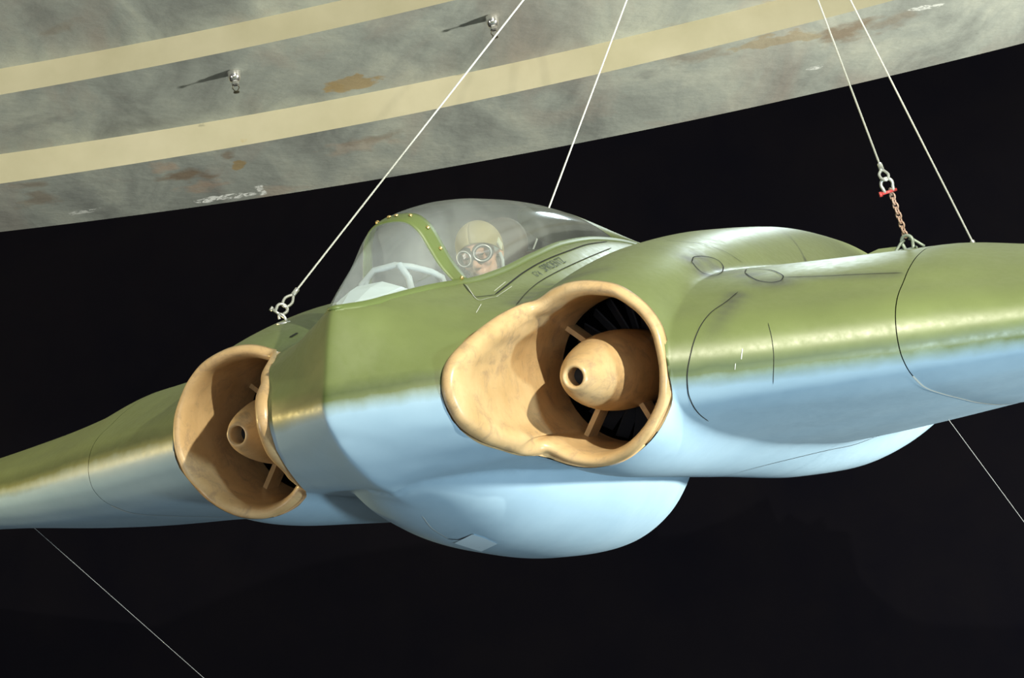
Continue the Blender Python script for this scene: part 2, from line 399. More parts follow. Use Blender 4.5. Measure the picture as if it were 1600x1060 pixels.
# ------------------------------------------------------------------ intakes
def resample(P, n):
    P = np.array(P, float); L = np.r_[0, np.cumsum(np.linalg.norm(np.diff(P, axis=0), axis=1))]
    s = np.linspace(0, L[-1], n); return np.stack([pch(L, P[:, k], s) for k in range(P.shape[1])], -1)
def intake(sg):
    n = len(LC); nxt = np.roll(LC, -1, 0); prv = np.roll(LC, 1, 0)
    T = nxt-prv; N2 = np.stack([-T[:, 2], np.zeros(n), T[:, 0]], -1)*-1
    N2 /= np.linalg.norm(N2, axis=1)[:, None]
    cen = np.array([EX, 0, EZ])
    if (N2*(cen-LC)).sum() < 0: N2 = -N2
    # smooth the inward direction across the two notches
    for _ in range(8):
        N2 = (np.roll(N2, 1, 0)+N2*2+np.roll(N2, -1, 0)); N2 /= np.linalg.norm(N2, axis=1)[:, None]
    lobe = np.clip((.62-LC[:, 0])/.12, 0, 1)[:, None]           # 1 on the inboard scoop
    rows = []
    # outermost rows tuck under the skin behind the lip
    for dy, oo, sink in ((.11, .045, .02), (.06, .032, .010), (.006, .016, .003)):
        q = LC+np.array([0, dy, 0])-N2*oo*np.where((LC[:, 0] > 1.09) & (LC[:, 2] > -.02), .25, 1.0)[:, None]
        qx = np.clip(q[:, 0], .30, 1.26); zu, zl = zU(qx, q[:, 1]), zL(qx, q[:, 1])
        zc = np.clip(q[:, 2], zl+sink, zu-sink); bad = np.abs(zc-q[:, 2]) > .035
        q[:, 2] = zc
        if dy < .01: q = np.where(bad[:, None], LC+np.array([0, dy+.008, 0])-N2*.002, q)
        rows.append(q)
    prof = [(-.006, .016), (0, .002), (.007, -.014), (.018, -.024), (.031, -.022), (.042, -.010), (.050, .014), (.056, .05)]
    for o, dy in prof:
        rows.append(LC+N2*(o*(1+.7*lobe*(o > 0)*.6))+np.concatenate([np.zeros((n, 1)), dy*(1+.8*lobe*(dy > 0)), np.zeros((n, 1))], 1))
    inner = rows[-1]
    th = np.arctan2(LC[:, 2]-EZ, LC[:, 0]-EX)
    YE = 1.30
    ring = np.stack([EX+.318*np.cos(th), np.full(n, YE), EZ+.318*np.sin(th)], -1)
    prev = rows[-2]
    tan = (inner-prev); 
    for u in np.linspace(0, 1, 26)[1:]:
        f = u*u*(3-2*u)
        f = .45*u+.55*f
        p = inner*(1-f)+ring*f
        p[:, 1] = inner[:, 1]*(1-u)+YE*u
        rows.append(p)
    G = np.array(rows); G[..., 0] *= sg
    mb = MB().grid(G, cv=True)
    duct = mb.build('intake_duct', TAN, plane); fix_normals(duct)
    duct['label'] = 'tan enamelled intake lip and duct'
    Mx = Matrix.Translation((sg*EX, 0, EZ)) @ Matrix.Rotation(-PI/2, 4, 'X')      # local z -> +y
    # dark casing behind the duct
    mb = MB().lathe([(.318, 1.295), (.355, 1.30), (.355, 2.1), (.02, 2.12)], 48, Mx)
    mb.build('engine_casing', DARK, duct)
    # bullet fairing with the starter hole
    y0 = .641
    pf = [(.0, y0+.16), (.036, y0+.158), (.038, y0+.02), (.041, y0+.002), (.046, y0-.003), (.051, y0+.001), (.054, y0+.008), (.066, y0+.028), (.085, y0+.062), (.107, y0+.115), (.128, y0+.18),
          (.147, y0+.26), (.16, y0+.34), (.168, y0+.42), (.172, y0+.5), (.172, y0+.58), (.168, y0+.7), (.155, y0+.9), (.14, y0+1.1)]
    pr = resample(pf, 90)
    cone = MB().lathe(pr, 64, Mx).build('nose_cone', TAN, duct); fix_normals(cone)
    MB().lathe([(.0, y0+.10), (.0375, y0+.10)], 32, Mx).build('starter_port', DARK, cone)
    # support struts
    for ang, ys in ((PI*.76, 1.27), (PI*.24, 1.36), (-PI*.70, 1.17), (-PI*.37, 1.22)):
        a = Vector((sg*EX+math.cos(ang)*.15, 1.12, EZ+math.sin(ang)*.15)); b = Vector((sg*EX+math.cos(ang)*.33, 1.16, EZ+math.sin(ang)*.33))
        Mr = Matrix.Translation((sg*EX, 0, EZ)) @ Matrix.Rotation(-ang, 4, 'Y')
        MB().box((.24, ys, 0), (.095, .055, .011), Mr).build('strut', TAN, duct, False)
    for k in range(26):
        ang = 2*PI*k/26+.05
        Mr = Matrix.Translation((sg*EX, 1.52, EZ)) @ Matrix.Rotation(-ang, 4, 'Y') @ Matrix.Rotation(.7, 4, 'X')
        MB().box((.245, 0, 0), (.10, .032, .004), Mr).build('fan_blade', BLADE, duct, False)
    return duct
for sg in (1, -1): intake(sg)

# ------------------------------------------------------------------ canopy
CTOP = '.2:.41 .211:.423 .3:.485 .4:.548 .573:.652 .75:.735 .922:.793 1.15:.835 1.4:.860 1.604:.868 1.9:.865 2.2:.851 2.6:.808 2.96:.758 3.4:.70 3.76:.661 4.4:.60 5:.5'
def ctop(y): return ptab(CTOP, y)
def can_pt(y, a, off=0.0):
    """a in [-1,1] across; cross-section arch"""
    w = float(sillw(y)); zb = float(sillz(y)); zt = float(ctop(y)); th = a*PI/2
    ex = float(ptab('.2:1.0 2:.88 4:.85', y)); bw = float(ptab('.2:1 .9:1 1.5:.25 2:0 5:0', y)); aa = abs(a)
    x1 = float(ptab('0:0 .13:.2 .25:.40 .4:.63 .55:.735 .75:.845 1:1', aa)); z1 = float(ptab('0:1 .13:.987 .25:.94 .4:.75 .55:.52 .75:.25 1:0', aa))
    xx = bw*x1+(1-bw)*abs(math.sin(th))**ex; zz = bw*z1+(1-bw)*abs(math.cos(th))**ex
    tr = float(ptab('.2:1 .45:1 .85:0 5:0', y)); xx = tr*aa+(1-tr)*xx; zz = tr*(1-aa**1.2)+(1-tr)*zz
    x = w*math.copysign(xx, th); z = zb+(zt-zb)*zz
    n = Vector((math.sin(th)*(zt-zb), 0, math.cos(th)*max(w, .02))).normalized()
    return Vector((x, y, z))+n*off
def can_patch(name, y0f, y1f, m, ny=40, na=48, off=0.0, a0=-1, a1=1):
    G = []
    for i in range(ny+1):
        row = []
        for j in range(na+1):
            a = a0+(a1-a0)*j/na; ya, yb = y0f(a), y1f(a); u = i/ny
            row.append(can_pt(ya+(yb-ya)*u, a, off))
        G.append(row)
    return MB().grid(G).build(name, m, plane)
# hoop: at the crown y ~ .72, foot at y ~ .87
hf = lambda a: .865+.085*abs(a)**1.5
rearf = lambda a: 2.35+.75*abs(a)**1.5
ws = can_patch('windscreen', lambda a: .205, lambda a: hf(a)-.045, GLASS); ws['label'] = 'curved clear windscreen'
cg = can_patch('canopy_glass', lambda a: hf(a)+.045, rearf, GLASS, ny=60); cg['label'] = 'clear sliding canopy bubble'
fr = can_patch('canopy_frame', lambda a: hf(a)-.055, lambda a: hf(a)+.055, FRAMEG, ny=4, off=.003); fr['label'] = 'olive green canopy arch'
fix_normals(fr); sm = fr.modifiers.new('s', 'SOLIDIFY'); sm.thickness = .008
ff = can_patch('canopy_fairing', lambda a: rearf(a)-.004, lambda a: 4.9, PAINT, ny=60, off=.001)
n_ = len(ff.data.vertices); at = ff.data.attributes.new('side', 'FLOAT', 'POINT'); at.data.foreach_set('value', [.5]*n_); fix_normals(ff)
ff['label'] = 'green painted tail fairing of the canopy'
# sill strip
for sg in (1, -1):
    mb = MB(); ys_ = np.concatenate([np.linspace(.205, .6, 40), np.linspace(.62, 3.7, 80)]); pts = [can_pt(y, sg*1.0) for y in ys_]
    G = []
    for k_, p in enumerate(pts):
        t_ = pts[min(k_+1, len(pts)-1)]-pts[max(k_-1, 0)]; t_.z = 0; t_.normalize(); o_ = Vector((t_.y*sg, -t_.x*sg, 0)); 
        if o_.x*sg < 0: o_ = -o_
        pa = p+o_*.020; zs = float(zU(np.array([pa.x]), np.array([pa.y]))[0])
        G.append([p-o_*.008+Vector((0, 0, .006)), p+o_*.001+Vector((0, 0, .005)), Vector((p.x+o_.x*.009, p.y+o_.y*.009, (p.z+.003+zs)/2)), Vector((pa.x, pa.y, zs-.001)), Vector((p.x-o_.x*.014, p.y-o_.y*.014, zs-.035))])
        continue
        zs = float(zU(np.array([p.x+sg*.016]), np.array([p.y]))[0])
        G.append([p+Vector((-sg*.008, 0, .006)), p+Vector((sg*.001, 0, .005)), Vector((p.x+sg*.007, p.y, (p.z+.003+zs)/2)), Vector((p.x+sg*.016, p.y, zs-.002)), Vector((p.x-sg*.016, p.y, zs-.03))])
    mb.grid(G).build('canopy_sill', FRAMEG, plane)
mb = MB()
for sg in (1, -1):
    for a in (.05, .22, .40, .60, .97):
        p = can_pt(hf(a*sg)+.012, a*sg, .008)
        nrm = (p-can_pt(hf(a*sg)+.012, a*sg, 0)).normalized()
        Mq = Matrix.Translation(p) @ nrm.to_track_quat('Z', 'Y').to_matrix().to_4x4()
        MB().lathe([(.0, .004), (.006, .004), (.0085, .001), (.009, -.004)], 16, Mq).build('frame_screw', BRASS, fr)
_n = MB(); _G = []
for i_ in range(9):
    ph = PI*i_/8; _G.append([(.034*math.sin(ph)*math.cos(t), .226+.034*math.sin(ph)*math.sin(t), .404+.014*math.cos(ph)) for t in np.linspace(0, 2*PI, 16, endpoint=False)])
_n.grid(_G, cv=True).build('sill_tip', FRAMEG, plane)
# cockpit tub
G = []
for y in np.linspace(.235, 3.0, 50):
    w = max(float(sillw(y))-.012, .004); zb = float(sillz(y)); dp = float(ptab('.2:.02 .5:.15 .8:.55 1.2:.72 2.1:.75 2.4:.3 3:.1', y))
    G.append([(-w, y, zb), (-w*.98, y, zb-dp*.5), (-w*.9, y, zb-dp), (0, y, zb-dp-.01), (w*.9, y, zb-dp), (w*.98, y, zb-dp*.5), (w, y, zb)])
MB().grid(G).build('cockpit_tub', COCK, plane, False)
# glare shield: pale folded cover under the windscreen
G = []
for y, w, z in ((.27, .03, .40), (.36, .085, .425), (.47, .125, .475), (.56, .15, .495), (.62, .165, .475), (.64, .165, .40)):
    G.append([(-w, y, .395), (-w*.96, y, z-.035), (-w*.4, y, z+.002), (w*.4, y, z+.002), (w*.96, y, z-.035), (w, y, .395)])
MB().grid(G).build('glare_shield', HOOD, plane, False)
mb = MB().tube([(-.14, .70, .42), (-.115, .71, .51), (-.05, .72, .56), (.05, .72, .565), (.11, .745, .548), (.165, .82, .515), (.185, .875, .485), (.19, .89, .42)], .014, 12)
tb_ = mb.build('cockpit_tube', TUBE, plane)
MB().tube([(.07, .72, .565), (.11, .71, .50), (.12, .70, .42)], .015, 12).build('cockpit_tube', TUBE, plane)
MB().tube([(-.085, .72, .535), (-.105, .70, .48), (-.11, .69, .42)], .011, 12).build('cockpit_tube', TUBE, plane)
MB().box((0, .78, .33), (.17, .015, .10)).build('instrument_panel', simple('instrument panel', (.05, .055, .06), .6), plane, False)
# seat back with head cushion
mb = MB().box((0, 2.02, .32), (.20, .03, .28)); mb.build('seat_back', simple('seat leather', (.07, .05, .035), .6), plane, False)
mb = MB().lathe([(0, -.03), (.10, -.03), (.125, -.01), (.125, .02), (.10, .04), (0, .04)], 32, Matrix.Translation((0, 2.0, .66)) @ Matrix.Rotation(PI/2, 4, 'X'))
mb.build('headrest', simple('headrest leather', (.10, .085, .075), .6), plane)

# ------------------------------------------------------------------ surface marks
def ribbon(name, pts, wd, m, lift=.0025, parent=plane, dens=6, thick=None):
    """thin strip that lies on the skin along a measured polyline"""
    P = resample([(a, b) for a, b in pts], max(4, len(pts)*dens)); top = []
    for a, b in P:
        l, n = hit(a, b)
        if l is not None: top.append((l, n))
    if len(top) < 3: return None
    L_, R_ = [], []
    for i, (l, n) in enumerate(top):
        t = (top[min(i+1, len(top)-1)][0]-top[max(i-1, 0)][0]); 
        if t.length < 1e-6: continue
        t.normalize(); s = t.cross(n).normalized(); 
        w = wd*(.35 if i in (0, len(top)-1) else 1)
        L_.append(l+n*lift-s*w/2); R_.append(l+n*lift+s*w/2)
    L_, R_ = L_, R_
    return MB().grid([L_, R_]).build(name, m, parent)
def marks():
    for pts, w in LINES:
        ribbon('panel_line', pts, w, SEAM)
    for pts, w in FILL:
        ribbon('filler_scrape', pts, w, SCRATCH)
LINES = [
 ([(1153, 457), (1135, 472), (1110, 490), (1092, 515), (1080, 550), (1073.5, 590), (1075, 612), (1081, 630), (1092, 646), (1107, 658)], .0042),
 # access covers on the nacelle shoulder
 ([(1081, 410), (1083, 403), (1095, 401), (1110, 403), (1125, 410), (1130, 419), (1128, 426), (1115, 431), (1100, 428), (1088, 419), (1081, 410)], .005),
 ([(1164, 427), (1166, 422), (1180, 420.5), (1200, 422), (1218, 428), (1224, 433), (1220, 439), (1205, 442), (1188, 440), (1172, 433), (1164, 427)], .005),
 ([(1224, 434), (1290, 432), (1350, 429), (1410, 427)], .004),
 ([(1040, 376), (1060, 378), (1090, 381), (1130, 393), (1160, 411)], .003),
 # canopy hatch outline
 ([(724, 444), (732, 455), (743, 465)], .004),
 ([(743, 465), (757, 463.5), (773, 461.5)], .005),
 ([(773, 461.5), (790, 448), (820, 425), (850, 408), (890, 392), (920, 382), (949, 378)], .0075),
 ([(736, 433), (760, 424), (790, 415), (825, 400), (850, 390), (875, 381)], .003),
 ([(806, 478), (820, 461), (840, 443), (865, 428), (900, 411), (935, 396), (955, 388)], .0045),
 ([(936, 373.5), (950, 374), (964, 375)], .006),
 ([(453, 528), (465, 521)], .012),
 # wheel bay patch below the nose
 ([(700, 842), (715, 843), (728, 839), (740, 834)], .008),
 ([(1130, 745), (1180, 731), (1240, 716), (1300, 702), (1330, 696), (1380, 678)], .004),
 ([(1200, 505), (1206, 530), (1209, 560), (1208, 600)], .002),
]
FILL = [
 ([(660, 806), (675, 825), (700, 841)], .003),
 ([(728, 446), (750, 470), (762, 467), (780, 464)], .003),
 ([(775, 465), (790, 455), (800, 448)], .003),
 ([(772, 456), (790, 441)], .003), ([(744, 490), (752, 476)], .003),
 ([(1160, 545), (1158, 562)], .004), ([(1149, 568), (1148, 578)], .003),
]
marks()
for sg in (1, -1):
    ys_ = np.linspace(1.36, 3.4, 70); G = []
    for xo in (1.9955, 2.0035): G.append([(sg*xo, y, float(zL(np.array([xo]), np.array([y]))[0])-.0022) for y in ys_])
    MB().grid(G).build('joint_filler', SCRATCH, plane)
G = []
for a, b in (((738, 834), (710, 848)), ((757, 840), (735, 856)), ((777, 849), (752, 861))):
    row = []
    for t in (0, .5, 1):
        l, n = hit(a[0]+(b[0]-a[0])*t, a[1]+(b[1]-a[1])*t)
        if l is not None: row.append(l+n*.004)
    G.append(row)
if all(len(r) == 3 for r in G): MB().grid(G).build('access_cover', simple('fresh pale blue patch', (.62, .80, .92), .4), plane)

def stencil(txt, p0, p1, name):
    a, na = hit(*p0); b_, nb = hit(*p1)
    if a is None or b_ is None: return
    cu = bpy.data.curves.new('t', 'FONT'); cu.body = txt; cu.size = 1; ob = bpy.data.objects.new('t', cu); COL.objects.link(ob)
    dg = bpy.context.evaluated_depsgraph_get(); me = bpy.data.meshes.new_from_object(ob.evaluated_get(dg)); bpy.data.objects.remove(ob)
    xsz = max(v.co.x for v in me.vertices); u = (b_-a); k = u.length/xsz; u.normalize(); n = (na+nb).normalized(); v_ = n.cross(u).normalized(); n = u.cross(v_)
    for v in me.vertices:
        q = a+u*(v.co.x*k)+v_*(v.co.y*k*1.2)
        r_ = BV.ray_cast(q+n*.05, -n); q = (r_[0] if r_[0] is not None else q)+n*.0025
        v.co = q
    link(name, me, simple('faded stencil ink', (.075, .10, .07), .7), plane, False)
stencil('SPROENTZ', (853, 425.5), (885, 410), 'stencil_marking')
stencil('G\u00b04', (838, 433), (849, 430.5), 'stencil_marking')
# ------------------------------------------------------------------ ceiling, walls, floor
HC = 6.5+CAMZ; 
def onplane(px, py, z):
    d = ray_w(px, py); t = (z-CAMZ)/d[2]; return CAM_W+d*t
E5 = [(0, 361), (250, 335), (500, 292), (800, 244), (1000, 207), (1200, 162), (1400, 112), (1600, 70)]
E4 = [(0, 287), (250, 250), (500, 205), (800, 146), (975, 106), (1150, 65), (1300, 25), (1400, 0)]
E3 = [(0, 247), (250, 212), (500, 167), (800, 99), (950, 60), (1150, 7), (1180, 0)]
E2 = [(0, 150), (200, 110), (400, 70), (600, 27), (715, 0)]
E1 = [(0, 107), (135, 85), (300, 47), (500, 6), (530, 0)]
def planfit(E, z, deg=2):
    P = np.array([onplane(a, b, z) for a, b in E]); return np.polyfit(P[:, 0], P[:, 1], deg)
f5 = planfit(E5, HC); f4 = planfit(E4, HC)
def best_h(Eu, flow, lo):
    best = None
    for h in np.linspace(lo+.05, lo+1.2, 231):
        P = np.array([onplane(a, b, h) for a, b in Eu]); e = np.abs(P[:, 1]-np.polyval(flow, P[:, 0])).mean()
        if best is None or e < best[0]: best = (e, h)
    return best[1]
HB = best_h(E3, f4, HC); f2 = planfit(E2, HB, 1)
HA = best_h(E1, f2, HB)
print('ceiling', HC, HB, HA, f5, f4, f2)
# keep the outer curves tame away from the measured stretch
def curve(f, x):
    P5 = f5; return np.polyval(f, np.clip(x, -7, 7))+(x-np.clip(x, -7, 7))*np.polyval(np.polyder(np.poly1d(f)), np.clip(x, -7, 7))
XX = np.linspace(-13, 13, 105)
c5, c4 = curve(f5, XX), curve(f4, XX)
f2q = np.array([f4[0], *f2]) if False else None
P2 = np.array([onplane(a, b, HB) for a, b in E2]); P4 = np.array([onplane(a, b, HC) for a, b in E4])
dxy = (P2[:, 1]-np.polyval(f4, P2[:, 0])); k2 = np.polyfit(P2[:, 0], dxy, 1); c2 = curve(f4, XX)+np.polyval([k2[0]*.6, k2[1]-k2[0]*(-.4)*P2[:, 0].mean()*0], XX)
c2 = curve(f4, XX)+np.polyval(k2, np.clip(XX, -6, 3))

STAINS = []     # (x, y, rx, ry, strength, colour index)
def stain(px, py, rx, ry, s, ci, z): 
    p = onplane(px, py, z); STAINS.append((p[0], p[1], rx, ry, s, ci))
def pxlen(px, py, z):      # metres of plan per image pixel down the picture and across it
    a, b, c = onplane(px, py-10, z), onplane(px, py+10, z), onplane(px+10, py, z)
    return abs(b[1]-a[1])/20, abs(c[0]-onplane(px, py, z)[0])/10
for px, py, hx, hy, s, ci, z in [(550, 130, 46, 11, .8, 0, HB), (520, 135, 16, 8, .5, 0, HB), (300, 272, 50, 12, .8, 1, HC), (255, 262, 26, 9, .5, 2, HC), (430, 300, 60, 10, .3, 2, HC), (560, 228, 60, 14, .3, 2, HC), (50, 290, 40, 8, .5, 1, HC), (372, 258, 16, 8, .85, 0, HC), (357, 240, 14, 7, .6, 1, HC),
                             (320, 290, 50, 10, .45, 2, HC), (355, 308, 34, 6, 1, 3, HC), (322, 312, 20, 5, 1, 3, HC), (408, 297, 9, 7, .9, 3, HC), (250, 280, 25, 5, .4, 1, HC), (60, 310, 50, 14, .5, 1, HC), (130, 300, 40, 20, .35, 4, HC),
                             (130, 331, 30, 3, .5, 3, HC), (1320, 50, 70, 16, .75, 1, HC), (1220, 62, 60, 12, .5, 0, HC), (1400, 30, 40, 14, .4, 1, HC), (1100, 85, 70, 12, .4, 1, HC), (1010, 115, 40, 10, .35, 4, HC), (590, 215, 50, 10, .4, 1, HC),
                             (1275, 105, 12, 4, .5, 3, HC), (1440, 12, 30, 4, .5, 3, HC), (60, 195, 80, 18, .35, 4, HB), (90, 45, 50, 10, .3, 1, HA)]:
    my, mx = pxlen(px, py, z); stain(px, py, hx*mx, hy*my, s, ci, z)
def ceil_mat(name, zlev):
    m, nt, b, N, L = newmat(name)
    tc = N.new('ShaderNodeTexCoord'); v = tc.outputs['Object']
    mp = N.new('ShaderNodeMapping'); mp.inputs['Scale'].default_value = (1, .45, 1); mp.inputs['Rotation'].default_value = (0, 0, .5); L.new(v, mp.inputs[0]); w = mp.outputs[0]
    c = ramp(N, L, nz(N, L, 1.6, 5, .6, w, .6), [(.32, (.19, .205, .19)), (.5, (.29, .315, .285)), (.7, (.40, .42, .36))])
    c = mixc(N, L, ramp(N, L, nz(N, L, .9, 4, .6, w, 1.2), [(.5, (0,)*3), (.75, (.6,)*3)]), c, (.31, .27, .23))
    sx = N.new('ShaderNodeSeparateXYZ'); L.new(v, sx.inputs[0])
    wn = N.new('ShaderNodeTexNoise'); wn.inputs['Scale'].default_value = 5; wn.inputs['Detail'].default_value = 5; L.new(v, wn.inputs['Vector'])
    wsep = N.new('ShaderNodeSeparateColor'); L.new(wn.outputs['Color'], wsep.inputs[0])
    chip = ramp(N, L, nz(N, L, 15, 5, .7, v, 1.0), [(.44, (0,)*3), (.52, (1,)*3)])
    cols = [(.30, .22, .10), (.19, .135, .085), (.42, .29, .20), (.85, .88, .85), (.13, .14, .14)]
    for (x, y, rx, ry, s, ci) in STAINS:
        zc = {0: 0}
        ax_ = mth(N, L, 'DIVIDE', mth(N, L, 'SUBTRACT', sx.outputs[0], x), rx); ay_ = mth(N, L, 'DIVIDE', mth(N, L, 'SUBTRACT', sx.outputs[1], y), ry)
        ax_ = mth(N, L, 'ADD', ax_, mth(N, L, 'MULTIPLY_ADD', wsep.outputs[0], 2.6)); ax_.node.inputs[1].default_value = 1
        n2 = mth(N, L, 'MULTIPLY', mth(N, L, 'SUBTRACT', wsep.outputs[0], .5), 3.0); n3 = mth(N, L, 'MULTIPLY', mth(N, L, 'SUBTRACT', wsep.outputs[1], .5), 3.0)
        ax_ = mth(N, L, 'ADD', mth(N, L, 'DIVIDE', mth(N, L, 'SUBTRACT', sx.outputs[0], x), rx), n2); ay_ = mth(N, L, 'ADD', ay_, n3)
        r = mth(N, L, 'SQRT', mth(N, L, 'ADD', mth(N, L, 'MULTIPLY', ax_, ax_), mth(N, L, 'MULTIPLY', ay_, ay_)))
        hard = 4.0 if ci in (0, 3) else 1.6
        f = mth(N, L, 'MULTIPLY', mth(N, L, 'SUBTRACT', 1.0, r), hard, True)
        if ci == 3: f = mth(N, L, 'MULTIPLY', f, chip)
        c = mixc(N, L, mth(N, L, 'MULTIPLY', f, s), c, cols[ci])
    L.new(c, b.inputs['Base Color']); b.inputs['Roughness'].default_value = .75; b.inputs['Specular IOR Level'].default_value = .25
    bump(N, L, b, nz(N, L, 7, 6, .6, v), .25, .03)
    return m
CEILM = ceil_mat('stained grey plaster', HC)
def cream_mat():
    m, nt, b, N, L = newmat('cream paint')
    tc = N.new('ShaderNodeTexCoord'); v = tc.outputs['Object']
    c = ramp(N, L, nz(N, L, 1.2, 5, .6, v), [(.3, (.43, .40, .26)), (.7, (.54, .50, .35))])
    p = onplane(402, 213, HC+.12)
    vm = N.new('ShaderNodeVectorMath'); vm.operation = 'DISTANCE'; L.new(v, vm.inputs[0]); vm.inputs[1].default_value = tuple(p)
    d = mth(N, L, 'ADD', vm.outputs['Value'], mth(N, L, 'MULTIPLY', mth(N, L, 'SUBTRACT', nz(N, L, 5, 3, .5, v), .5), .3))
    c = mixc(N, L, mth(N, L, 'MULTIPLY', mth(N, L, 'SUBTRACT', .19, d), 40, True), c, (.44, .345, .17))
    L.new(c, b.inputs['Base Color']); b.inputs['Roughness'].default_value = .7
    return m
CREAM = cream_mat()
def sheet(name, ya, yb, za, zb, m, nv=2):
    G = [[(x, a+(b-a)*t, za+(zb-za)*t) for x, a, b in zip(XX, ya, yb)] for t in np.linspace(0, 1, nv)]
    o = MB().grid(G).build(name, m, None, False); tag(o, kind='structure'); return o
far = np.full_like(XX, -4.0)
# one mesh for the three plaster soffits
mbc = MB()
for ya, yb, z in ((c5+.15, c4, HC), (c4, c2, HB), (c2, far, HA)):
    mbc.grid([[(x, a+(b-a)*t, z) for x, a, b in zip(XX, ya, yb)] for t in np.linspace(0, 1, 6)])
tag(mbc.build('ceiling', CEILM, None, False), kind='structure')
sheet('trim_1', c4, c4, HC, HB, CREAM)
sheet('trim_2', c2, c2, HB, HA, CREAM)
def wall_mat():
    m, nt, b, N, L = newmat('black wall')
    tc = N.new('ShaderNodeTexCoord'); v = tc.outputs['Object']
    c = ramp(N, L, nz(N, L, .8, 5, .6, v), [(.3, (.0026, .0025, .0040)), (.75, (.0042, .0037, .0046))])
    L.new(c, b.inputs['Base Color']); b.inputs['Roughness'].default_value = .9; b.inputs['Specular IOR Level'].default_value = 0
    return m
BLACK = wall_mat()
G = [[(x, y+.0, z) for x, y in zip(XX, c5)] for z in (0, HC)]
tag(MB().grid(G).build('wall_back', BLACK, None, False), kind='structure')
for nm, x in (('wall_left', -13), ('wall_right', 13)):
    yb = float(c5[0] if x < 0 else c5[-1])
    tag(MB().add([(x, -4, 0), (x, yb, 0), (x, yb, HA), (x, -4, HA)], [(0, 1, 2, 3)]).build(nm, BLACK, None, False), kind='structure')
ymax = float(max(c5))
def floor_mat():
    m, nt, b, N, L = newmat('dark floor')
    tc = N.new('ShaderNodeTexCoord'); 
    L.new(ramp(N, L, nz(N, L, 2, 5, .6, tc.outputs['Object']), [(.3, (.02, .02, .022)), (.7, (.035, .034, .035))]), b.inputs['Base Color']); b.inputs['Roughness'].default_value = .6
    return m
mbf = MB().grid([[(x, -4, 0) for x in XX], [(x, y, 0) for x, y in zip(XX, c5)]])
tag(mbf.build('floor', floor_mat(), None, False), kind='structure')

# ------------------------------------------------------------------ rigging
hoist = Vector(onplane(1115, -459, HA)); 
def hoist_ring():
    e = empty('lifting_ring', hoist)
    tag(e, 'steel lifting ring on the ceiling where the suspension cables meet', 'lifting ring')
    MB().lathe([(0, 0), (.16, 0), (.16, -.02), (.05, -.03), (.05, -.12), (0, -.12)], 32).build('ceiling_plate', STEEL, e, False)
    P = [(math.cos(t)*.08, 0, -.19+math.sin(t)*.08) for t in np.linspace(0, 2*PI, 32, endpoint=False)]
    MB().tube(P, .016, 10, True).build('ring', STEEL, e)
hoist_ring()
HP = hoist+Vector((0, 0, -.27))
def loop_pts(c, ax, side, L, W, n=24, tear=0):
    """closed link outline centred c, long axis ax, width axis side"""
    P = []
    for t in np.linspace(0, 2*PI, n, endpoint=False):
        cx, sx_ = math.cos(t), math.sin(t)
        w = W*(1-tear*max(0, cx)**1.5); 
        P.append(c+ax*(L*cx*(1 if abs(cx) < 2 else 1))+side*(w*sx_))
    return P
view = Vector(fw)
def cable(bot, name, label, extra):
    e = empty(name, bot); tag(e, label, 'cable', 'suspension cables holding up the aircraft')
    mb = MB().tube([Vector((0, 0, 0)), (HP-bot)*.5, HP-bot], .0046, 8); mb.build('wire_rope', WIRE, e)
    return e
# attach points in the world
l1, _ = hit(447, 495)
A1 = a2w(un_a(440, 487, 0, -EX)); A1top = a2w(un_a(457, 462, 0, -EX))
def rope_end(e, p, dirn):
    """ferrule and thimble eye at the lower end of a cable: p world point where the rope meets the eye"""
    ax = dirn.normalized(); side = ax.cross(view).normalized(); loc = e.matrix_basis.translation
    MB().tube([p-loc, p+ax*.045-loc], .0115, 12).build('ferrule', STEEL, e)
    c = p-ax*.036-loc
    MB().tube(loop_pts(c, ax, side, .042, .020, 28, .75), .0065, 8, True).build('thimble', STEEL, e)
    return p-ax*.075
def make_shackle(p, ax, side, name, label, m, pinm, sc=1.0, group=None):
    """bow shackle: crown at p, opening along -ax"""
    e = empty(name, p); tag(e, label, 'shackle', group)
    P = []
    for t in np.linspace(-.15*PI, 1.15*PI, 22): P.append(ax*(-.030*sc+math.sin(t)*.024*sc)+side*(math.cos(t)*.024*sc))
    P = [P[0]+(-ax)*.022*sc-side*.004*sc]+P+[P[-1]+(-ax)*.022*sc+side*.004*sc]
    MB().tube(P, .0068*sc, 10).build('bow', m, e)
    a = -ax*.062*sc
    MB().tube([a-side*.032*sc, a+side*.032*sc], .0062*sc, 10).build('pin', pinm, e)
    MB().tube([a+side*.03*sc, a+side*.042*sc], .011*sc, 10).build('pin_head', pinm, e)
    return e
def eye_plate(p, nrm, side, name, label):
    e = empty(name, p); tag(e, label, 'lifting eye')
    nrm = nrm.normalized(); 
    P = [side*(math.cos(t)*.022)+nrm*(.012+math.sin(t)*.026) for t in np.linspace(-.3, PI+.3, 20)]
    MB().tube(P, .006, 8).build('eye', STEEL, e)
    Mq = nrm.to_track_quat('Z', 'Y').to_matrix().to_4x4()
    MB().lathe([(0, .004), (.03, .004), (.034, 0), (.034, -.012), (0, -.012)], 24, Mq).build('base_plate', STEEL, e)
    return e
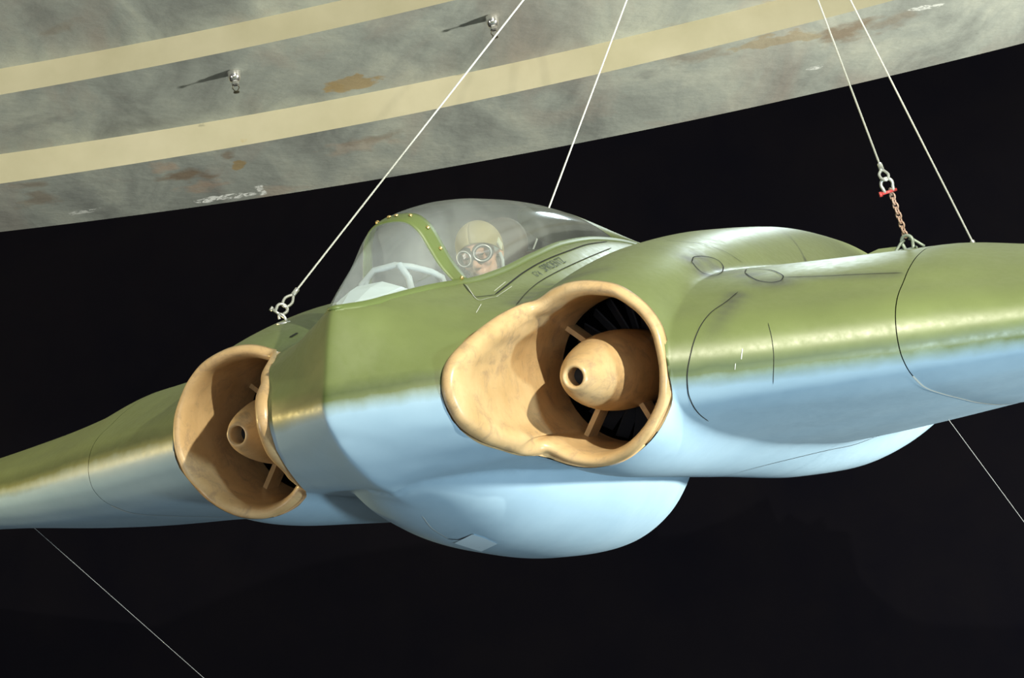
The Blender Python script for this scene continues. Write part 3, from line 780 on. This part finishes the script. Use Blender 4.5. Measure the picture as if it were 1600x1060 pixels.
# cable 1: from the ceiling to the far nacelle
d1 = (HP-A1top).normalized()
e1 = cable(A1top, 'suspension_cable', 'leftmost suspension cable, ending in a steel eye by the far intake', None)
end1 = rope_end(e1, A1top, d1)
sd1 = d1.cross(view).normalized()
make_shackle(end1+d1*.012, (d1*.75-sd1*.45).normalized() if False else d1, sd1, 'shackle', 'bright steel shackle beside the front of the windscreen', STEEL, STEEL, 1.05)
l, n = BV.ray_cast(Vector(un_a(440, 487, 0, -EX))+Vector((0, 0, .4)), Vector((0, 0, -1)))[:2]
up_w = Vector(M3 @ np.array([0, 0, 1.0]))
eye_plate(a2w(l), up_w, sd1, 'lifting_eye', 'steel lifting eye on the hump behind the far intake')
# cable 2: passes behind the canopy
pc2 = un_a(796, 340, 0, -.62)
l2, n2 = BV.ray_cast(Vector(pc2)+Vector((0, 0, 1)), Vector((0, 0, -1)))[:2]
A2 = a2w(l2)
e2 = cable(A2, 'suspension_cable', 'suspension cable coming down behind the cockpit canopy', None)
MB().tube([Vector((0, 0, -.004)), (HP-A2).normalized()*.05], .0115, 12).build('ferrule', STEEL, e2)
# cable 4: far right behind the wing
best = None
for yy in np.linspace(1.9, 4.5, 60):
    q = un_a(1525, 389, 1, yy); r = BV.ray_cast(Vector(q)+Vector((0, 0, 1)), Vector((0, 0, -1)))
    if r[0] is None: continue
    dd = abs(r[0].z-q[2])
    if best is None or dd < best[0]: best = (dd, r[0])
A4 = a2w(best[1])
e4 = cable(A4, 'suspension_cable', 'rightmost suspension cable, running down behind the top of the wing', None)
MB().tube([Vector((0, 0, -.004)), (HP-A4).normalized()*.05], .0115, 12).build('ferrule', STEEL, e4)
# cable 3 with shackle, rusty chain and grey shackle onto the right wing root
best = None
for yy in np.linspace(1.7, 4.0, 60):
    q = un_a(1419, 388, 1, yy); r = BV.ray_cast(Vector(q)+Vector((0, 0, 1)), Vector((0, 0, -1)))
    if r[0] is None: continue
    dd = abs(r[0].z-q[2])
    if best is None or dd < best[0]: best = (dd, r[0])
A3 = a2w(best[1]); dep = (A3-Vector(CAM_W)).dot(Vector(fw))
def at_depth(px, py, dp): return Vector(CAM_W+ray_w(px, py)*dp)
T3 = at_depth(1378, 266, dep)
e3 = cable(T3, 'suspension_cable', 'suspension cable whose lower end carries a rusty chain', None)
d3 = (HP-T3).normalized()
end3 = rope_end(e3, T3, d3)
cb = at_depth(1415, 370, dep); ct = at_depth(1391, 296, dep)
dc = (ct-cb).normalized(); sdc = dc.cross(view).normalized()
make_shackle(end3+d3*.02, dc, sdc, 'shackle', 'galvanised shackle with a red pin at the top of the rusty chain', STEEL, REDPIN, 1.1)
ch = empty('hanging_chain', cb); tag(ch, 'short rusty steel chain hanging between two shackles above the right wing', 'chain')
nl = 10; Ltot = (ct-cb).length
for i in range(nl):
    t = (i+.5)/nl; c = dc*(Ltot*t)
    sv = sdc if i % 2 == 0 else view
    sv = (sv*.75+(view if i % 2 == 0 else -sdc)*.6).normalized(); sv = (sv-dc*sv.dot(dc)).normalized()
    MB().tube(loop_pts(c, dc, sv, Ltot/nl*.62+.002, .0115, 20), .0042, 8, True).build('chain_link', RUST, ch)
make_shackle(cb+dc*.012, dc, (sdc*.8+view*.6).normalized(), 'shackle', 'dull grey green shackle at the bottom of the rusty chain', GREYSH, GREYSH, 1.15)
e = empty('lifting_eye', A3); tag(e, 'dull grey green lifting eye on top of the right wing root', 'lifting eye')
for s in (-1, 1):
    MB().tube([sdc*(.01*s)+up_w*.045, sdc*(.03*s)+up_w*.035, sdc*(.06*s)+up_w*.005, sdc*(.075*s)-up_w*.01], .0065, 8).build('strap', GREYSH, e)
# raised fairing beside it
wp = a2w(un_a(1384, 387, 1, float(best[1].y)))
fx = (A3-wp).normalized(); fy = up_w.cross(fx).normalized(); fz = fx.cross(fy)
if fz.dot(up_w) < 0: fz = -fz
base_ = best[1]; MB_ = MB(); Vv = []
for (t, h) in ((-.10, 0), (-.03, .022), (.03, .022), (.031, 0)):
    for sy in (-.06, .06):
        q = Vector(un_a(1388, 388, 1, float(base_.y)))+Vector((t, sy, 0))
        rr_ = BV.ray_cast(q+Vector((0, 0, .5)), Vector((0, 0, -1)))
        q.z = (rr_[0].z if rr_[0] else q.z)-.004+h; Vv.append(tuple(q))
MB_.add(Vv, [(0, 1, 3, 2), (2, 3, 5, 4), (4, 5, 7, 6), (0, 2, 4, 6), (1, 7, 5, 3)])
fx_o = MB_.build('wing_root_fairing', simple('faded olive', (.22, .27, .14), .5), plane, False)
# thin guy wires under the wings
def guy(p0, px1, dp, label):
    p1 = at_depth(*px1, dp); d_ = p1-p0; p1 = p0+d_*((.0-p0.z)/d_.z)      # anchored to the floor
    o = MB().tube([Vector((0, 0, 0)), p1-p0], .0018, 6).build('guy_wire', simple('dull wire', (.25, .26, .26), .6)); o.location = p0
    tag(o, label, 'wire', 'thin guy wires below the wings'); return o
for (a, b, lab) in (((1482, 656), (1700, 952), 'thin guy wire below the right wing, running down to the right'),
                    ((53, 826), (420, 1150), 'thin guy wire below the far wing, running down along the black wall')):
    l = None; aa_ = a
    for k_ in range(40):
        l, n = hit(aa_[0], aa_[1])
        if l is not None: break
        aa_ = (aa_[0], aa_[1]-1)
    P0 = a2w(l)
    d0 = (P0-Vector(CAM_W)).dot(Vector(fw)); guy(P0, b, d0+.6, lab)

# sprinklers
CHROME = simple('chrome', (.75, .74, .70), .2, .9)
def sprinkler(px, py, label):
    p = Vector(onplane(px, py, HB)); e = empty('fire_sprinkler', p); tag(e, label, 'sprinkler', 'fire sprinklers in the ceiling')
    k = 1.6
    MB().lathe([(0, .002), (.034*k, .002), (.035*k, -.006*k), (.030*k, -.03*k), (.022*k, -.05*k), (0, -.05*k)], 24).build('escutcheon', CHROME, e)
    MB().lathe([(.012*k, -.045*k), (.018*k, -.055*k), (.018*k, -.068*k), (.012*k, -.072*k), (0, -.072*k)], 6).build('body', CHROME, e, False)
    for s in (-1, 1):
        MB().tube([(s*.011*k, 0, -.068*k), (s*.016*k, 0, -.085*k), (s*.004*k, 0, -.104*k)], .004, 8).build('frame_arm', simple('dark bronze', (.10, .09, .06), .4, .6), e)
    MB().lathe([(0, -.104*k), (.014*k, -.104*k), (.015*k, -.108*k), (0, -.110*k)], 16).build('deflector', simple('dark bronze plate', (.10, .09, .06), .4, .6), e, False)
sprinkler(365, 112, 'chrome pendent sprinkler head in the middle ceiling strip, the left one')
sprinkler(768, 26, 'chrome pendent sprinkler head in the middle ceiling strip, crossed by a cable')

def ell(mb, c, r, n=20, M=None):
    G = []
    for i in range(n//2+1):
        ph = PI*i/(n//2); row = []
        for j in range(n):
            t = 2*PI*j/n; v = Vector((c[0]+r[0]*math.sin(ph)*math.cos(t), c[1]+r[1]*math.sin(ph)*math.sin(t), c[2]+r[2]*math.cos(ph)))
            row.append(tuple(M @ v if M else v))
        G.append(row)
    mb.grid(G, cv=True); return mb
def person():
    skinm, nt, b, N, L = newmat('skin')
    tc = N.new('ShaderNodeTexCoord')
    L.new(ramp(N, L, nz(N, L, 18, 3, .5, tc.outputs['Object']), [(.3, (.62, .33, .22)), (.7, (.74, .43, .30))]), b.inputs['Base Color']); b.inputs['Roughness'].default_value = .5
    leather = simple('khaki helmet cloth', (.36, .30, .14), .8); dark = simple('dark goggle rubber', (.035, .035, .03), .6)
    rim = simple('polished goggle rim', (.85, .86, .86), .25, .6); suit = simple('flight suit cloth', (.16, .15, .11), .85)
    lens, nt2, b2, N2, L2 = newmat('goggle lens')
    tr = N2.new('ShaderNodeBsdfTransparent'); gl = N2.new('ShaderNodeBsdfGlossy'); gl.inputs[1].default_value = .08; mx = N2.new('ShaderNodeMixShader'); mx.inputs[0].default_value = .06
    L2.new(tr.outputs[0], mx.inputs[1]); L2.new(gl.outputs[0], mx.inputs[2]); L2.new(mx.outputs[0], N2['Material Output'].inputs['Surface'])
    # local frame: origin at the eye point centre of the head, face towards -y
    H = Matrix.Rotation(math.radians(6), 4, 'Z') @ Matrix.Rotation(math.radians(-7), 4, 'Y') @ Matrix.Rotation(math.radians(8), 4, 'X')
    mb = MB()
    ell(mb, (0, .01, .035), (.076, .098, .088), 28, H)            # cranium
    ell(mb, (0, -.018, -.045), (.058, .068, .075), 24, H)         # lower face
    ell(mb, (0, -.068, -.098), (.024, .022, .020), 16, H)         # chin
    ell(mb, (0, -.088, .018), (.05, .018, .016), 16, H)           # brow
    for s in (-1, 1):
        ell(mb, (s*.037, -.070, -.030), (.022, .018, .020), 16, H)   # cheek bone
        ell(mb, (s*.031, -.084, .0), (.013, .010, .010), 14, H)   # eye lid
        ell(mb, (s*.078, .012, -.012), (.010, .020, .032), 14, H)    # ear
        ell(mb, (s*.012, -.098, -.044), (.009, .011, .009), 12, H)   # nostril
    mb.tube([H @ Vector(p) for p in ((0, -.088, .010), (0, -.098, -.012), (0, -.110, -.034), (0, -.103, -.046))], [.008, .0095, .0125, .010], 12)
    mb.tube([H @ Vector(p) for p in ((-.026, -.076, -.070), (-.012, -.0875, -.067), (0, -.090, -.068), (.012, -.0875, -.067), (.026, -.076, -.070))], [.003, .0055, .006, .0055, .003], 10)
    mb.tube([H @ Vector(p) for p in ((-.022, -.076, -.076), (0, -.088, -.080), (.022, -.076, -.076))], [.003, .007, .003], 10)
    mb.tube([(0, .02, -.07), (0, .035, -.16), (0, .05, -.22)], [.056, .056, .075], 18)       # neck
    # torso, arms and legs, sitting
    ell(mb, (0, .06, -.36), (.185, .115, .19), 24); ell(mb, (0, .07, -.58), (.15, .11, .20), 24); ell(mb, (0, .06, -.72), (.17, .13, .10), 24)
    for s in (-1, 1):
        mb.tube([(s*.15, .06, -.24), (s*.20, .05, -.30), (s*.215, -.02, -.48), (s*.20, -.14, -.56), (s*.14, -.33, -.57), (s*.12, -.37, -.57)], [.055, .06, .047, .043, .032, .027], 14)
        ell(mb, (s*.105, -.41, -.57), (.040, .048, .020), 16)                                # palm
        for k, ln in enumerate((.055, .066, .062, .048)):
            x0 = s*(.135-.019*k)
            mb.tube([(x0, -.445, -.565), (x0-s*.004, -.445-ln*.6, -.572), (x0-s*.006, -.445-ln*.8, -.60), (x0-s*.006, -.445-ln*.5, -.618)], [.0095, .0088, .0082, .007], 8)
        mb.tube([(s*.07, -.40, -.57), (s*.05, -.43, -.58), (s*.045, -.455, -.60)], [.012, .010, .008], 8)
        mb.tube([(s*.09, .04, -.72), (s*.12, -.20, -.72), (s*.13, -.42, -.70), (s*.12, -.52, -.86), (s*.11, -.60, -1.0)], [.09, .08, .06, .05, .04], 16)
    o = mb.build('person', skinm); o.matrix_world = AM @ Matrix.Translation((.01, 1.70, .612)) @ Matrix.Scale(1.17, 4)
    for pgs in (o.data,):
        pass
    rm = o.modifiers.new('remesh', 'REMESH'); rm.mode = 'VOXEL'; rm.voxel_size = .0055; rm.use_smooth_shade = True
    sm_ = o.modifiers.new('sm', 'SMOOTH'); sm_.factor = .5; sm_.iterations = 3
    tag(o, 'seated pilot figure in khaki helmet and round goggles under the canopy', 'person')
    # flight suit
    mb = MB()
    ell(mb, (0, .06, -.36), (.20, .13, .20), 24); ell(mb, (0, .07, -.58), (.165, .125, .21), 24)
    mb.tube([(0, .045, -.16), (0, .05, -.22)], [.07, .10], 18)
    for s in (-1, 1):
        mb.tube([(s*.13, .06, -.23), (s*.19, .05, -.29), (s*.215, -.02, -.48), (s*.20, -.14, -.56), (s*.145, -.31, -.57)], [.07, .072, .06, .055, .045], 14)
    su = mb.build('flight_suit', suit, o); rm = su.modifiers.new('r', 'REMESH'); rm.voxel_size = .01; rm.use_smooth_shade = True
    # helmet: shell over crown, sides and back
    G = []
    for i in range(25):
        row = []
        for j in range(41):
            t = -PI/2+2*PI*(j/40)                   # -pi/2 = straight ahead
            fr_ = (math.cos(t+PI/2)+1)/2             # 1 at the face
            phmax = 2.35-fr_**1.4*.98
            ph = phmax*i/24
            r = 1.11+.012*math.sin(6*t)*0
            row.append(tuple(H @ Vector((.0+.076*r*1.06*math.sin(ph)*math.cos(t), .012+.098*r*math.sin(ph)*math.sin(t), .030+.090*r*math.cos(ph)*(1.0 if ph < PI/2 else 1.25)))))
        G.append(row)
    hm = MB().grid(G).build('helmet', leather, o); q = hm.modifiers.new('s', 'SOLIDIFY'); q.thickness = .004; q.offset = 1
    hm['label'] = 'khaki cloth flying helmet'
    MB().tube([H @ Vector((math.cos(t)*.0835, .012+math.sin(t)*.11, .047-.055*0)) for t in np.linspace(-.15, PI+.15, 26)], .004, 6).build('helmet_seam', leather, hm)
    # goggles
    mb = MB()
    for s in (-1, 1):
        Mg = H @ Matrix.Translation((s*.037, -.094, .004)) @ Matrix.Rotation(s*math.radians(22), 4, 'Z') @ Matrix.Rotation(PI/2, 4, 'X')
        mb.lathe([(.021, .006), (.031, .004), (.034, -.004), (.036, -.020), (.030, -.022)], 30, Mg @ Matrix.Diagonal((1.28, 1.12, 1, 1)))
    mb.tube([H @ Vector((-.012, -.104, .008)), H @ Vector((.012, -.104, .008))], .005, 8)
    gg = mb.build('goggles', dark, o); gg['label'] = 'dark rubber goggles'
    for s in (-1, 1):
        Mg = H @ Matrix.Translation((s*.037, -.094, .004)) @ Matrix.Rotation(s*math.radians(22), 4, 'Z') @ Matrix.Rotation(PI/2, 4, 'X') @ Matrix.Diagonal((1.28, 1.12, 1, 1))
        P = [Mg @ Vector((math.cos(t)*.0275, math.sin(t)*.0275, .008)) for t in np.linspace(0, 2*PI, 30, endpoint=False)]
        MB().tube(P, .0026, 8, True).build('goggle_rim', rim, gg)
        MB().lathe([(0, .0095), (.014, .009), (.0265, .0065)], 24, Mg).build('goggle_lens', lens, gg)
        # eyes behind the lenses
        me_ = MB(); ell(me_, (s*.031, -.0885, .001), (.010, .008, .0055), 14, H); ey = me_.build('eye', simple('eye', (.05, .035, .03), .25), o)
    # strap round the helmet and pale square buckle flap
    P = [H @ Vector((math.cos(t)*.0875, .012+math.sin(t)*.113, .012+.02*math.sin(t))) for t in np.linspace(-.55, PI+.55, 40)]
    up = H.to_3x3() @ Vector((0, 0, 1))
    MB().grid([[p-up*.010 for p in P], [p+up*.010 for p in P]]).build('goggle_strap', simple('grey strap', (.20, .24, .22), .8), o)
    Mf = H @ Matrix.Translation((.092, -.012, .016)) @ Matrix.Rotation(.5, 4, 'X')
    MB().box((0, 0, 0), (.0025, .020, .018), Mf).build('strap_flap', simple('pale canvas flap', (.66, .68, .50), .8), o, False)
    # chin strap
    P = [H @ Vector((math.cos(t)*.074, -.02-.010*math.cos(t)**2, -.03+math.sin(t)*.092)) for t in np.linspace(-PI, 0, 30)]
    MB().tube(P, .0045, 8).build('chin_strap', dark, o)
    MB().tube([H @ Vector(p) for p in ((.080, -.01, -.02), (.087, -.03, -.05), (.080, -.045, -.09), (.06, -.05, -.14), (.04, -.06, -.22))], .007, 8).build('breathing_tube', simple('grey hose', (.45, .52, .53), .6), o)
    return o
person()


# ------------------------------------------------------------------ light
W = bpy.data.worlds.new('world'); SC.world = W; W.use_nodes = True
W.node_tree.nodes['Background'].inputs[0].default_value = (.55, .6, .65, 1); W.node_tree.nodes['Background'].inputs[1].default_value = .14
def spot(name, p_a, tgt_a, col, power, rad, ang=80, world=False):
    ld = bpy.data.lights.new(name, 'SPOT'); ld.color = col; ld.energy = power; ld.shadow_soft_size = rad
    ld.spot_size = math.radians(ang); ld.spot_blend = .5
    o = bpy.data.objects.new(name, ld); COL.objects.link(o)
    p = Vector(p_a) if world else a2w(p_a); t = Vector(tgt_a) if world else a2w(tgt_a)
    o.location = p; o.rotation_euler = (t-p).to_track_quat('-Z', 'Y').to_euler(); return o
def area(name, p, t, col, power, sx, sy):
    ld = bpy.data.lights.new(name, 'AREA'); ld.shape = 'RECTANGLE'; ld.size = sx; ld.size_y = sy; ld.color = col; ld.energy = power
    o = bpy.data.objects.new(name, ld); COL.objects.link(o); p = Vector(p); t = Vector(t)
    o.location = p; o.rotation_euler = (t-p).to_track_quat('-Z', 'Y').to_euler(); return o
KEY = spot('flood_light', (7.2, -3.2, 3.7), (.6, 1.0, 0), (1.0, .94, .76), 4300, .07, 75)
LOW = spot("flood_light", (4.6, 5.2, .3), (.9, 9.8, 3.5), (.72, .92, 1.0), 1280, .30, 100, True)
WRM = spot("flood_light", (-8.0, .3, 1.0), (-1.2, 1.0, 0), (1.0, .76, .30), 1000, .3, 80)
TOP = spot('ceiling_spot', (2.5, 14.5, HC-.25), (1.2, 11, 3.6), (.8, .95, 1.0), 140, .3, 120, True)
HALL = area('added_fill', (0, -3.5, .9), (0, 13, 8), (.92, .97, 1.0), 400, 14, 1.5)  # added soft fill behind the camera for ceiling and undersides, not a window
CEI = spot('flood_light', (11.5, 12.0, 2.9), (-3, 15.5, 8.5), (1.0, .98, .86), 13500, .3, 130, True)
CEL = area('added_fill', (-11.5, 7.5, 2.5), (-7, 15.5, 8.3), (1.0, .97, .90), 420, 3, 3)  # added fill lamp to even out the left of the ceiling, no window here

SC.view_settings.view_transform = 'Standard'; SC.view_settings.look = 'None'; SC.view_settings.gamma = 1; SC.view_settings.use_curve_mapping = False
SC.view_settings.exposure = 0.0
